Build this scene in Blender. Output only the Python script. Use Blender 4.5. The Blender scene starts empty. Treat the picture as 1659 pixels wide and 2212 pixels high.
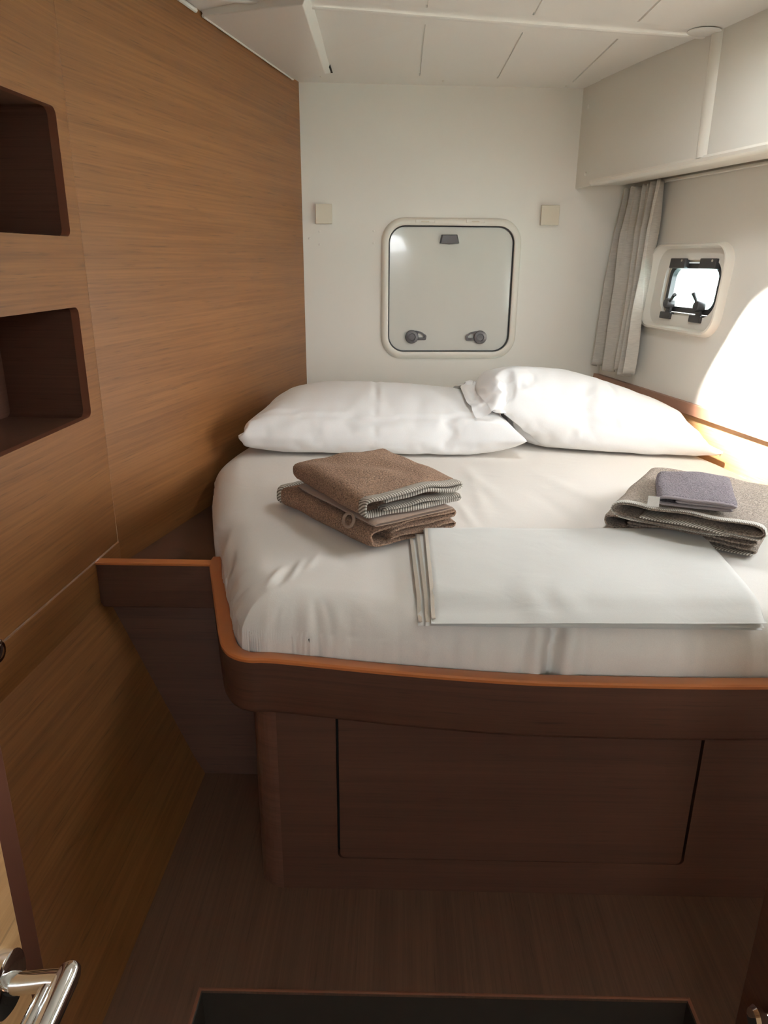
import bpy, bmesh, math, random
import numpy as np
from mathutils import Vector, Matrix
from mathutils.geometry import tessellate_polygon
from mathutils.noise import noise as pnoise

sc = bpy.context.scene
col = sc.collection
random.seed(4)

# ------------------------------------------------------------------ camera
F_PX, PITCH, YAW, ROLL, CAM_H = 1590.0, math.radians(19.0), math.radians(1.04), math.radians(0.4), 1.25
fw = Vector((-math.sin(YAW) * math.cos(PITCH), math.cos(YAW) * math.cos(PITCH), -math.sin(PITCH)))
r0 = Vector((math.cos(YAW), math.sin(YAW), 0)); u0 = r0.cross(fw)
rt = math.cos(ROLL) * r0 + math.sin(ROLL) * u0
up = -math.sin(ROLL) * r0 + math.cos(ROLL) * u0
CAM = Vector((0, 0, CAM_H))
cd = bpy.data.cameras.new('camera'); cam = bpy.data.objects.new('camera', cd); col.objects.link(cam)
cd.sensor_fit = 'HORIZONTAL'; cd.sensor_width = 36; cd.lens = F_PX / 1659 * 36; cd.clip_start = 0.02; cd.clip_end = 800
cam.matrix_world = Matrix(((rt.x, up.x, -fw.x, 0), (rt.y, up.y, -fw.y, 0), (rt.z, up.z, -fw.z, CAM_H), (0, 0, 0, 1)))
sc.camera = cam

# ------------------------------------------------------------------ world, sun, exposure
w = bpy.data.worlds.new('sky'); sc.world = w; w.use_nodes = True
bg = w.node_tree.nodes['Background']
bg.inputs[0].default_value = (0.92, 0.96, 1.0, 1); bg.inputs[1].default_value = 17.0
SUN_DIR = Vector((0.58, 0.42, -1.07)).normalized()
sl = bpy.data.lights.new('sun', 'SUN'); sl.energy = 235; sl.angle = math.radians(9.0); sl.color = (1, 0.96, 0.90)
so = bpy.data.objects.new('sun', sl); col.objects.link(so); so.rotation_euler = SUN_DIR.to_track_quat('-Z', 'Y').to_euler(); so.location = (0, 0, 6)
vs_ = sc.view_settings; vs_.view_transform = 'Standard'; vs_.look = 'None'; vs_.gamma = 1.0; vs_.exposure = 0.30
try: vs_.use_curve_mapping = False
except Exception: pass
sc.cycles.use_denoising = True; sc.cycles.use_adaptive_sampling = True; sc.cycles.adaptive_threshold = 0.025
sc.cycles.max_bounces = 12; sc.cycles.diffuse_bounces = 7; sc.cycles.glossy_bounces = 4; sc.cycles.sample_clamp_indirect = 6

# ------------------------------------------------------------------ pixel -> place
def ray(x, y): return fw + rt * ((x - 829.5) / F_PX) - up * ((y - 1106) / F_PX)
def onz(x, y, z):
    r = ray(x, y); return CAM + r * ((z - CAM_H) / r.z)
class Fr:
    """a flat surface with its own 2D axes; n points into the cabin"""
    def __init__(s, o, ax, ay):
        s.o = Vector(o); s.ax = Vector(ax).normalized(); ay = Vector(ay)
        s.ay = (ay - s.ax * ay.dot(s.ax)).normalized(); s.n = s.ax.cross(s.ay)
    def p(s, a, b, h=0.0): return s.o + s.ax * a + s.ay * b + s.n * h
    def ab(s, v): d = Vector(v) - s.o; return d.dot(s.ax), d.dot(s.ay)
    def px(s, x, y, h=0.0):
        r = ray(x, y); t = (s.o + s.n * h - CAM).dot(s.n) / r.dot(s.n); return CAM + r * t
    def uv(s, x, y, h=0.0): return s.ab(s.px(x, y, h))
def hdir(X):
    r = ray(X, 560); return Vector((r.x / r.y, 1, 0))

Z_RIM, Z_SHELF, Z_MAT = 0.555, 0.492, 0.655
Z_CEIL = 1.872
PA = onz(203, 1215, Z_RIM); D1 = hdir(957)
PB = onz(277, 1208, Z_SHELF); PC = onz(437, 1104, Z_SHELF); D2 = (PC - PB) / (PC - PB).y
P1 = Fr((PA.x, PA.y, 0), D1, (0, 0, 1))
P2 = Fr((PB.x, PB.y, 0), D2, (0, 0, 1))
BL = P2.px(654, 500); BL.z = 0
BK = Fr(BL, (1, 0.08, 0), (0, 0, 1))
HB, HT = BK.px(1293, 808), BK.px(1370, 402); DH = hdir(500)
HU = Fr(HB, -DH, HT - HB)
LK = Fr(BK.px(1257, 195), -DH, (0, 0, 1))
FB = Fr((0, 1.20, 0), (1, 0, 0), (0, 0, 1))
SEAM_A = (lambda: ((PB.x - PA.x) , 0))()
def x_p1(y): return PA.x + D1.x * (y - PA.y)
def x_p2(y): return PB.x + D2.x * (y - PB.y)
Y_SEAM = PA.y + ((PB.x - D2.x * (PB.y - PA.y)) - PA.x) / (D1.x - D2.x)
def zceil(x, y):
    t = min(max((3.15 - y) / 0.77, 0), 1.15); return t * (0.0106 - 0.0306 * x)

# ------------------------------------------------------------------ materials
MATS = {}
def new_mat(name):
    m = bpy.data.materials.new(name); m.use_nodes = True; nt = m.node_tree
    return m, nt, nt.nodes['Principled BSDF']
def N(nt, t, **kw):
    n = nt.nodes.new(t)
    for k, v in kw.items():
        if k in n.inputs: n.inputs[k].default_value = v
        else: setattr(n, k, v)
    return n
def plain(name, c, rough=0.5, metal=0.0, bump=0.0, bscale=60, spec=0.5, coat=0.0, var=0.0, vscale=3):
    m, nt, b = new_mat(name)
    b.inputs['Base Color'].default_value = (*c, 1); b.inputs['Roughness'].default_value = rough; b.inputs['Metallic'].default_value = metal
    b.inputs['Specular IOR Level'].default_value = spec; b.inputs['Coat Weight'].default_value = coat
    tc = N(nt, 'ShaderNodeTexCoord')
    if var > 0:
        nz = N(nt, 'ShaderNodeTexNoise', Scale=vscale, Detail=4.0); nt.links.new(tc.outputs['Object'], nz.inputs['Vector'])
        mx = N(nt, 'ShaderNodeMixRGB', blend_type='MULTIPLY'); mx.inputs[0].default_value = 1; mx.inputs[1].default_value = (*c, 1)
        rp = N(nt, 'ShaderNodeMapRange'); rp.inputs['To Min'].default_value = 1 - var; rp.inputs['To Max'].default_value = 1 + var
        nt.links.new(nz.outputs[0], rp.inputs[0]); nt.links.new(rp.outputs[0], mx.inputs[2]); nt.links.new(mx.outputs[0], b.inputs['Base Color'])
    if bump > 0:
        nz = N(nt, 'ShaderNodeTexNoise', Scale=bscale, Detail=3.0); nt.links.new(tc.outputs['Object'], nz.inputs['Vector'])
        bp = N(nt, 'ShaderNodeBump', Strength=bump, Distance=0.002); nt.links.new(nz.outputs[0], bp.inputs['Height']); nt.links.new(bp.outputs[0], b.inputs['Normal'])
    MATS[name] = m; return m
def wood(name, dark, light, across='z', rough=0.42, coat=0.0):
    m, nt, b = new_mat(name); tc = N(nt, 'ShaderNodeTexCoord')
    def layer(along, acr, detail, off):
        s = [along] * 3; s['xyz'.index(across)] = acr
        mp = N(nt, 'ShaderNodeMapping'); mp.inputs['Scale'].default_value = s; mp.inputs['Location'].default_value = (off, off * 1.7, off * .3)
        nz = N(nt, 'ShaderNodeTexNoise', Scale=1.0, Detail=detail, Roughness=0.6)
        nt.links.new(tc.outputs['Object'], mp.inputs[0]); nt.links.new(mp.outputs[0], nz.inputs['Vector']); return nz.outputs[0]
    a = layer(2.2, 170, 3, 0.0); bb = layer(0.9, 26, 2, 3.1); c = layer(9, 330, 2, 7.7)
    def math_(op, x, y):
        n = N(nt, 'ShaderNodeMath', operation=op)
        for i, v in enumerate((x, y)):
            if isinstance(v, (int, float)): n.inputs[i].default_value = v
            else: nt.links.new(v, n.inputs[i])
        return n.outputs[0]
    mixv = math_('ADD', math_('MULTIPLY', a, 0.55), math_('MULTIPLY', bb, 0.45))
    cr = N(nt, 'ShaderNodeValToRGB'); e = cr.color_ramp.elements
    e[0].position = 0.33; e[0].color = (*dark, 1); e[1].position = 0.66; e[1].color = (*light, 1)
    nt.links.new(mixv, cr.inputs[0])
    tick = N(nt, 'ShaderNodeMapRange'); tick.inputs['From Min'].default_value = 0.60; tick.inputs['From Max'].default_value = 0.74
    tick.inputs['To Min'].default_value = 1.0; tick.inputs['To Max'].default_value = 0.62
    nt.links.new(c, tick.inputs[0])
    mx = N(nt, 'ShaderNodeMixRGB', blend_type='MULTIPLY'); mx.inputs[0].default_value = 1
    nt.links.new(cr.outputs[0], mx.inputs[1]); nt.links.new(tick.outputs[0], mx.inputs[2]); nt.links.new(mx.outputs[0], b.inputs['Base Color'])
    bp = N(nt, 'ShaderNodeBump', Strength=0.12, Distance=0.0008); nt.links.new(mixv, bp.inputs['Height']); nt.links.new(bp.outputs[0], b.inputs['Normal'])
    b.inputs['Roughness'].default_value = rough; b.inputs['Coat Weight'].default_value = coat; b.inputs['Coat Roughness'].default_value = 0.25
    MATS[name] = m; return m
def fabric(name, c, bump=0.25, scale=(500, 500, 500), sheen=0.2, rough=0.85, var=0.05, soft=0.0):
    m, nt, b = new_mat(name); tc = N(nt, 'ShaderNodeTexCoord')
    b.inputs['Roughness'].default_value = rough; b.inputs['Sheen Weight'].default_value = sheen; b.inputs['Specular IOR Level'].default_value = 0.2
    mp = N(nt, 'ShaderNodeMapping'); mp.inputs['Scale'].default_value = scale
    nz = N(nt, 'ShaderNodeTexNoise', Scale=1.0, Detail=2.0); nt.links.new(tc.outputs['Object'], mp.inputs[0]); nt.links.new(mp.outputs[0], nz.inputs['Vector'])
    mr = N(nt, 'ShaderNodeMapRange'); mr.inputs['From Min'].default_value = .32; mr.inputs['From Max'].default_value = .68; mr.clamp = False; mr.inputs['To Min'].default_value = 1 - var * 1.6; mr.inputs['To Max'].default_value = 1 + var * 1.6
    nt.links.new(nz.outputs[0], mr.inputs[0])
    mx = N(nt, 'ShaderNodeMixRGB', blend_type='MULTIPLY'); mx.inputs[0].default_value = 1; mx.inputs[1].default_value = (*c, 1)
    nt.links.new(mr.outputs[0], mx.inputs[2]); nt.links.new(mx.outputs[0], b.inputs['Base Color'])
    bp = N(nt, 'ShaderNodeBump', Strength=min(bump, 1), Distance=0.0015 if bump < .6 else .004); nt.links.new(nz.outputs[0], bp.inputs['Height'])
    if soft > 0:   # slow rumples of loose cloth
        n2 = N(nt, 'ShaderNodeTexNoise', Scale=14.0, Detail=3.0, Distortion=0.8); nt.links.new(tc.outputs['Object'], n2.inputs['Vector'])
        b2 = N(nt, 'ShaderNodeBump', Strength=soft, Distance=0.01); nt.links.new(n2.outputs[0], b2.inputs['Height']); nt.links.new(b2.outputs[0], bp.inputs['Normal'])
    nt.links.new(bp.outputs[0], b.inputs['Normal'])
    MATS[name] = m; return m
def striped(name, c1, c2, freq, skew):
    m, nt, b = new_mat(name); uv = N(nt, 'ShaderNodeUVMap')
    mp = N(nt, 'ShaderNodeMapping'); mp.inputs['Rotation'].default_value = (0, 0, skew)
    wv = N(nt, 'ShaderNodeTexWave', Scale=freq); wv.bands_direction = 'X'
    nt.links.new(uv.outputs[0], mp.inputs[0]); nt.links.new(mp.outputs[0], wv.inputs['Vector'])
    cr = N(nt, 'ShaderNodeValToRGB'); e = cr.color_ramp.elements; e[0].position = .42; e[1].position = .58; e[0].color = (*c1, 1); e[1].color = (*c2, 1)
    nt.links.new(wv.outputs[0], cr.inputs[0]); nt.links.new(cr.outputs[0], b.inputs['Base Color']); b.inputs['Roughness'].default_value = .85
    bp = N(nt, 'ShaderNodeBump', Strength=.4, Distance=.001); nt.links.new(wv.outputs[0], bp.inputs['Height']); nt.links.new(bp.outputs[0], b.inputs['Normal'])
    MATS[name] = m; return m

WD, WL = (0.142, 0.054, 0.014), (0.235, 0.098, 0.029)
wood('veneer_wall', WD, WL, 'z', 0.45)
wood('veneer_front', (0.064, 0.025, 0.0135), (0.102, 0.041, 0.022), 'z', 0.55)  # same wood as the wall; shade low in the cabin put into its colour
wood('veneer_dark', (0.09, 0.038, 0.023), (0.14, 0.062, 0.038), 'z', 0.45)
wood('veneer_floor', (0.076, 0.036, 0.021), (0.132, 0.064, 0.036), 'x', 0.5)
wood('veneer_light', (0.36, 0.20, 0.085), (0.50, 0.30, 0.14), 'z', 0.4)
plain('edge_banding', (0.42, 0.13, 0.035), 0.38, coat=0.2, var=.12, vscale=8)
plain('jamb_wood', (0.11, 0.040, 0.022), 0.75, spec=.2, var=.1, vscale=8)
plain('cap_wood', (0.30, 0.15, 0.095), 0.45, var=.1, vscale=8)
plain('edge_dark', (0.20, 0.075, 0.04), 0.4, var=.1, vscale=8)
plain('cream_panel', (0.82, 0.79, 0.72), 0.42, var=.02, vscale=2, bump=.03, bscale=300)
plain('cream_ceiling', (0.83, 0.81, 0.76), 0.30, bump=.02, bscale=300)
plain('cream_locker', (0.76, 0.735, 0.66), 0.45, bump=.03, bscale=300)
plain('cream_plastic', (0.80, 0.76, 0.67), 0.30)
plain('cream_switch', (0.70, 0.63, 0.50), 0.38)
plain('milky_acrylic', (0.68, 0.675, 0.62), 0.16, coat=0.3, var=.03, vscale=2)
plain('black_plastic', (0.035, 0.033, 0.035), 0.38)
plain('grey_plastic', (0.085, 0.080, 0.085), 0.36)
plain('gasket', (0.015, 0.015, 0.017), 0.5)
plain('chrome', (0.86, 0.87, 0.88), 0.06, metal=1.0)
plain('brushed_metal', (0.62, 0.58, 0.50), 0.32, metal=0.6)
plain('void', (0.012, 0.010, 0.008), 0.9)
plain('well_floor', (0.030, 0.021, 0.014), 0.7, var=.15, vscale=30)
plain('white_hull', (0.8, 0.8, 0.8), 0.4); plain('water', (0.12, 0.2, 0.2), 0.15); plain('stone', (0.45, 0.43, 0.4), 0.8, var=.2, vscale=2); plain('green_paint', (0.2, .4, .32), .5)
fabric('sheet', (0.72, 0.68, 0.63), bump=0.10, scale=(700, 700, 700), sheen=0.1, var=.02, soft=.10)
fabric('pillowcase', (0.89, 0.88, 0.865), bump=0.08, scale=(700, 700, 700), sheen=0.1, var=.015, soft=.12)
fabric('cover', (0.66, 0.65, 0.615), bump=0.08, scale=(700, 700, 700), sheen=0.1, var=.015, soft=.12)
fabric('cover_hem', (0.52, 0.46, 0.38), bump=0.1, var=.03)
fabric('terry', (0.29, 0.18, 0.12), bump=1.0, scale=(300, 300, 300), sheen=0.06, var=.30)
fabric('terry_pale', (0.30, 0.245, 0.20), bump=1.0, scale=(300, 300, 300), sheen=0.06, var=.26)
fabric('terry_lilac', (0.155, 0.13, 0.145), bump=.9, scale=(300, 300, 300), sheen=0.06, var=.24)
fabric('lilac_hem', (0.27, 0.235, 0.245), bump=.3, var=.05)
fabric('beige_cloth', (0.33, 0.225, 0.165), bump=.3, var=.06)
fabric('linen', (0.52, 0.485, 0.43), bump=0.5, scale=(40, 40, 420), sheen=0.05, var=.05)
fabric('white_tape', (0.8, 0.78, 0.74), bump=.2, var=.03)
striped('braid', (0.35, 0.32, 0.28), (0.72, 0.69, 0.63), 90, 0.7)
striped('hem_stripe', (0.16, 0.135, 0.11), (0.55, 0.51, 0.44), 58, 0.45)

# ------------------------------------------------------------------ object helpers
def place(o, parent, loc):
    col.objects.link(o)
    o.location = loc
    if parent is not None:
        o.parent = parent; o.location = Vector(loc) - wloc(parent)
WL_ = {}
def wloc(o): return WL_[o.name]
def mk(name, V, Fc, mat, parent=None, smooth=False, loc=None, bevel=0, seg=2, uv=None, recalc=True, sub=0, sharp=42):
    V = [Vector(v) for v in V]
    if loc is None:
        lo = Vector([min(v[k] for v in V) for k in range(3)]); hi = Vector([max(v[k] for v in V) for k in range(3)])
        loc = Vector(((lo.x + hi.x) / 2, (lo.y + hi.y) / 2, lo.z))
    loc = Vector(loc)
    me = bpy.data.meshes.new(name); me.from_pydata([v - loc for v in V], [], Fc); me.update()
    if uv is not None:
        ul = me.uv_layers.new(name='UVMap')
        for lp in me.loops: ul.data[lp.index].uv = uv[lp.vertex_index]
    if recalc:
        bm = bmesh.new(); bm.from_mesh(me); bmesh.ops.recalc_face_normals(bm, faces=bm.faces[:]); bm.to_mesh(me); bm.free()
    me.materials.append(MATS[mat] if isinstance(mat, str) else mat)
    o = bpy.data.objects.new(name, me)
    if smooth:
        for p in me.polygons: p.use_smooth = True
        if sharp: me.set_sharp_from_angle(angle=math.radians(sharp))
    place(o, parent, loc); WL_[o.name] = loc
    if bevel:
        b = o.modifiers.new('bevel', 'BEVEL'); b.width = bevel; b.segments = seg; b.limit_method = 'ANGLE'; b.angle_limit = math.radians(35)
        b.harden_normals = False
        for p in me.polygons: p.use_smooth = True
        wn = o.modifiers.new('wn', 'WEIGHTED_NORMAL'); wn.keep_sharp = True
    if sub:
        s = o.modifiers.new('sub', 'SUBSURF'); s.levels = s.render_levels = sub
    return o
def thing(name, label, cat, loc, group=None, kind=None):
    o = bpy.data.objects.new(name, None); o.empty_display_size = .05; place(o, None, Vector(loc)); WL_[o.name] = Vector(loc)
    tag(o, label, cat, group, kind); return o
def tag(o, label=None, cat=None, group=None, kind=None):
    if label: o['label'] = label
    if cat: o['category'] = cat
    if group: o['group'] = group
    if kind: o['kind'] = kind
    return o
def structure(o, label=None): o['kind'] = 'structure'; return tag(o, label)
def box_geo(p0, p1):
    (x0, y0, z0), (x1, y1, z1) = p0, p1
    V = [(x, y, z) for z in (z0, z1) for y in (y0, y1) for x in (x0, x1)]
    return V, [(0, 2, 3, 1), (4, 5, 7, 6), (0, 1, 5, 4), (2, 6, 7, 3), (0, 4, 6, 2), (1, 3, 7, 5)]
def fbox(fr, a0, a1, b0, b1, h0, h1):
    V = [fr.p(a, b, h) for h in (h0, h1) for b in (b0, b1) for a in (a0, a1)]
    return V, [(0, 2, 3, 1), (4, 5, 7, 6), (0, 1, 5, 4), (2, 6, 7, 3), (0, 4, 6, 2), (1, 3, 7, 5)]
def rrect(a0, a1, b0, b1, r, n=6):
    P = []
    for cx, cy, s in ((a1 - r, b1 - r, 0), (a0 + r, b1 - r, 1), (a0 + r, b0 + r, 2), (a1 - r, b0 + r, 3)):
        for k in range(n + 1):
            t = (s + k / n) * math.pi / 2; P.append((cx + r * math.cos(t), cy + r * math.sin(t)))
    return P
def rpoly(pts, r, n=5):
    out = []; m = len(pts)
    for i in range(m):
        p = Vector(pts[i]); a = Vector(pts[i - 1]) - p; b = Vector(pts[(i + 1) % m]) - p
        ra = min(r, a.length * .45, b.length * .45); p0 = p + a.normalized() * ra; p1 = p + b.normalized() * ra
        for k in range(n + 1):
            t = k / n; out.append(tuple((1 - t) ** 2 * p0 + 2 * t * (1 - t) * p + t * t * p1))
    return out
def plate_geo(fr, outer, holes=(), th=0.01, pockets=()):
    """flat board: front at the frame, back th behind; holes go through, pockets=(loop, depth) are sunk"""
    V = []; Fc = []
    loops = [list(outer)] + [list(h) for h in holes] + [list(p[0]) for p in pockets]
    flat = [p for l in loops for p in l]
    base = len(V); V += [fr.p(a, b, 0) for a, b in flat]
    tri = tessellate_polygon([[Vector((a, b, 0)) for a, b in l] for l in loops])
    Fc += [tuple(t) for t in tri]
    if th:
        off = len(V); bl = [list(outer)] + [list(h) for h in holes]; bf = [p for l in bl for p in l]
        V += [fr.p(a, b, -th) for a, b in bf]
        tri = tessellate_polygon([[Vector((a, b, 0)) for a, b in l] for l in bl]); Fc += [tuple(off + i for i in t)[::-1] for t in tri]
        s = 0
        for l in bl:
            n = len(l)
            for i in range(n): j = (i + 1) % n; Fc.append((s + i, s + j, off + s + j, off + s + i))
            s += n
    s = len(outer) + sum(len(h) for h in holes)
    for l, d in pockets:
        n = len(l); o2 = len(V); V += [fr.p(a, b, -d) for a, b in l]
        for i in range(n): j = (i + 1) % n; Fc.append((s + i, s + j, o2 + j, o2 + i))
        Fc.append(tuple(range(o2, o2 + n))); s += n
    return V, Fc
def loft_geo(loops, closed=True, cap0=False, cap1=False):
    V = [p for l in loops for p in l]; n = len(loops[0]); Fc = []
    for k in range(len(loops) - 1):
        for i in range(n if closed else n - 1):
            j = (i + 1) % n; Fc.append((k * n + i, k * n + j, (k + 1) * n + j, (k + 1) * n + i))
    if cap0: Fc.append(tuple(range(n))[::-1])
    if cap1: Fc.append(tuple((len(loops) - 1) * n + i for i in range(n)))
    return V, Fc
def join_geo(*gs):
    V = []; Fc = []
    for v, f in gs:
        o = len(V); V += list(v); Fc += [tuple(i + o for i in q) for q in f]
    return V, Fc
def tube_geo(path, r, n=10, caps=True):
    path = [Vector(p) for p in path]; loops = []
    t0 = (path[1] - path[0]).normalized(); ref = Vector((0, 0, 1)) if abs(t0.z) < .9 else Vector((1, 0, 0))
    a = t0.cross(ref).normalized()
    rr = r if hasattr(r, '__len__') else [r] * len(path)
    for i, p in enumerate(path):
        t = (path[min(i + 1, len(path) - 1)] - path[max(i - 1, 0)]).normalized()
        a = (a - t * a.dot(t)).normalized(); b = t.cross(a)
        loops.append([p + (a * math.cos(k * 2 * math.pi / n) + b * math.sin(k * 2 * math.pi / n)) * rr[i] for k in range(n)])
    return loft_geo(loops, True, caps, caps)
def disc_geo(fr, a, b, prof, n=24):
    """turned shape on a surface: prof = [(radius, height)...]"""
    loops = [[fr.p(a + r * math.cos(k * 2 * math.pi / n), b + r * math.sin(k * 2 * math.pi / n), h) for k in range(n)] for r, h in prof]
    return loft_geo(loops, True, False, True)
def ring(fr, specs, n=8):
    """rounded-rectangle loops: (a0,a1,b0,b1,r,h)"""
    return [[fr.p(a, b, s[5]) for a, b in rrect(*s[:5], n)] for s in specs]
def lerp(a, b, t): return a + (b - a) * t

# ================================================================== SETTING
X_R, Y_NEAR = 1.95, -1.0
# ---- floor with the sunken step well
FL = Fr((0, 0, 0), (1, 0, 0), (0, 1, 0))
w0, w1 = onz(435, 2140, 0), onz(1485, 2162, 0)
well = [(w0.x, w0.y), (w0.x - .03, -.55), (w1.x + .03, -.55), (w1.x, w1.y)]
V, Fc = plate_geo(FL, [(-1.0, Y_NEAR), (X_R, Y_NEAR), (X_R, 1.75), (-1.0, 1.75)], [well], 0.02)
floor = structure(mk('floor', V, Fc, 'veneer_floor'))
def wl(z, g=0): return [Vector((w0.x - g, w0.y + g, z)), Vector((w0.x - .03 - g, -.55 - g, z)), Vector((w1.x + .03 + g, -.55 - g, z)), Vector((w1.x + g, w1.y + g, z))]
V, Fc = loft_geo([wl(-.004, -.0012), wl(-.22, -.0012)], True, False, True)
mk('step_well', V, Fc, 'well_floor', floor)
# nosing round the well, lighter than the floor
lp = [[p + Vector((0, 0, dz)) for p in wl(0, g)] for g, dz in ((.0, .0006), (.003, .0012), (.006, .0004))]
V, Fc = loft_geo(lp); mk('step_nosing', V, Fc, 'edge_dark', floor)

# ---- left wall: slanted lower lining, trim band, two veneer panels, niches
yl0, yl1 = 0.25, 1.70
def low_x(y): return -0.482 + 0.022 * (y - 1.54)
zb = 0.457
V = [(x_p1(yl0), yl0, zb), (x_p1(yl1), yl1, zb), (low_x(yl1), yl1, 0), (low_x(yl0), yl0, 0)]
V += [(x - .02, y, z) for x, y, z in V]
wall_left = structure(mk('wall_left', V, [(0, 1, 2, 3), (7, 6, 5, 4), (0, 4, 5, 1), (1, 5, 6, 2), (2, 6, 7, 3), (3, 7, 4, 0)], 'veneer_wall'))
a_end = (Y_SEAM - PA.y) / P1.ax.y; a_near = (Y_NEAR - PA.y) / P1.ax.y
def nich(tr, br, width):
    a1, b1 = P1.uv(*tr); _, b0 = P1.uv(*br); return (a1 - width, a1, b0, b1)
n1 = nich((118, 231), (152, 511), .46); n2 = nich((168, 663), (195, 900), .46)
V, Fc = plate_geo(P1, [(a_near, zb + .10), (a_end, zb + .10), (a_end, 1.95), (a_near, 1.95)], [rrect(*n1, .016), rrect(*n2, .016)], .016)
mk('wall_panel', V, Fc, 'veneer_wall', wall_left, loc=P1.p(0, 1.0))
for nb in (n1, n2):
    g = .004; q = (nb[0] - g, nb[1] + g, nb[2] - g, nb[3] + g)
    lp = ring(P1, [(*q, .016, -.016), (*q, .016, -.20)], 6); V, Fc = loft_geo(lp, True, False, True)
    mk('niche', V, Fc, 'veneer_dark', wall_left, loc=P1.p(nb[0], nb[2], -.1))  # lining is the wall's wood, recess shade put into a darker colour
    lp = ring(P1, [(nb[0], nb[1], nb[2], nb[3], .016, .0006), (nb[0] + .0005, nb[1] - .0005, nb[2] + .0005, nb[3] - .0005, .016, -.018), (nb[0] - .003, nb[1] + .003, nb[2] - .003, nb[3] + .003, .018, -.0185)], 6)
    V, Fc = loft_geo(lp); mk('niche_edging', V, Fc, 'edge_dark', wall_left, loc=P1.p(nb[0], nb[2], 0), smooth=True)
V, Fc = fbox(P1, a_near, a_end, zb - .06, Z_RIM, -.016, .004)
mk('trim_band', V, Fc, 'veneer_wall', wall_left, bevel=.0015)
s1 = P2.ab(BL)[0]; s0 = (Y_SEAM - PB.y) / P2.ax.y
V, Fc = plate_geo(P2, [(s0 + .0015, .40), (s1 + .02, .40), (s1 + .02, 1.95), (s0 + .0015, 1.95)], [], .016)
mk('wall_panel', V, Fc, 'veneer_wall', wall_left, loc=P2.p(0, 1.0))

# ---- back wall
aR = 1.6
hx0, hb1 = BK.uv(842, 489); hx1, hb0 = BK.uv(1094, 757)
hatch = (hx0, hx1, hb0, hb1)
V, Fc = plate_geo(BK, [(-.06, .3), (aR, .3), (aR, 1.95), (-.06, 1.95)], [rrect(hx0 - .004, hx1 + .004, hb0 - .004, hb1 + .004, .062, 8)], .02)
wall_back = structure(mk('wall_back', V, Fc, 'cream_panel'))
lst = [(690, 500), (668, 515), (690, 528), (807, 499), (807, 525)]
for x, y in lst:
    a, b = BK.uv(x, y); V, Fc = disc_geo(BK, a, b, [(.0045, .0), (.0045, .0012), (.003, .0022)], 12)
    mk('plug', V, Fc, 'cream_panel', wall_back, smooth=True)

# ---- back hatch (window_1)
cz = BK.p((hx0 + hx1) / 2, hb0, 0)
win = thing('window_1', 'square frosted hatch in cream frame on the white end wall', 'window', cz, kind='structure')
del win['category']
def grow(q, g): return (q[0] - g, q[1] + g, q[2] - g, q[3] + g)
R0 = .062
specs = [(*grow(hatch, .034), R0 + .03, .0), (*grow(hatch, .032), R0 + .03, .010), (*grow(hatch, .026), R0 + .026, .016), (*grow(hatch, .012), R0 + .012, .018), (*grow(hatch, .005), R0 + .005, .014), (*grow(hatch, .003), R0 + .003, -.004)]
V, Fc = loft_geo(ring(BK, specs)); mk('frame', V, Fc, 'cream_plastic', win, smooth=True)
specs = [(*grow(hatch, .0045), R0 + .004, .004), (*grow(hatch, .0025), R0 + .002, .0085), (*grow(hatch, -.001), R0 - .001, .007), (*grow(hatch, -.001), R0 - .001, -.004)]
V, Fc = loft_geo(ring(BK, specs)); mk('gasket', V, Fc, 'gasket', win, smooth=True)
specs = [(*grow(hatch, -.0005), R0, -.012), (*grow(hatch, -.0005), R0, .001), (*grow(hatch, -.03), R0 * .6, .003), (*grow(hatch, -.12), R0 * .4, .0045)]
V, Fc = loft_geo(ring(BK, specs), True, True, True); mk('pane', V, Fc, 'milky_acrylic', win, smooth=True)
for xa, xb in ((897, 938), (1006, 1045)):
    a0, b1 = BK.uv(xa, 474); a1, b0 = BK.uv(xb, 482)
    V, Fc = fbox(BK, a0, a1, b0, b1, .006, .0195); h = mk('hinge', V, Fc, 'cream_plastic', win, bevel=.002)
    V, Fc = fbox(BK, lerp(a0, a1, .3), lerp(a0, a1, .7), b0 + .002, b0 + .007, .0196, .022); mk('hinge_pin', V, Fc, 'cream_switch', h, bevel=.001)
q = [BK.uv(x, y) for x, y in ((953, 507), (987, 507), (991, 526), (949, 526))]
mid = [BK.uv(970, 528)]
out = [q[0], q[1], q[2], mid[0], q[3]]
pl = lambda s, h: [BK.p(lerp(BK.uv(970, 517)[0], a, s), lerp(BK.uv(970, 517)[1], b, s), h) for a, b in out]
V, Fc = loft_geo([pl(1.0, .002), pl(1.0, .016), pl(.86, .020)], True, True, True); mk('blind_grip', V, Fc, 'grey_plastic', win, bevel=.002)
for cx, cy, s in ((889, 727, 1), (1036, 728, -1)):
    a, b = BK.uv(cx, cy)
    V, Fc = disc_geo(BK, a, b, [(.0275, .002), (.0275, .014), (.025, .019), (.015, .021), (.013, .018), (.006, .018)], 28)
    lt = mk('latch', V, Fc, 'grey_plastic', win, smooth=True)
    c1 = [(a + s * u, b + v) for u, v in ((.012, .026), (.040, .020), (.062, .006), (.059, -.014), (.020, -.014))]
    hole = [(a + s * u, b + v) for u, v in ((.026, .016), (.040, .013), (.053, .004), (.051, -.003), (.026, -.003))]
    fr2 = Fr(BK.p(0, 0, .014), BK.ax, BK.ay)
    V, Fc = plate_geo(fr2, rpoly(c1, .006), [rpoly(hole, .004)], .010)
    mk('lever', V, Fc, 'grey_plastic', lt, bevel=.0012)
    V, Fc = fbox(fr2, min(a + s * .024, a + s * .053), max(a + s * .024, a + s * .053), b - .0095, b - .0075, .0, .002)
    mk('lever_rib', V, Fc, 'grey_plastic', lt)

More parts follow.
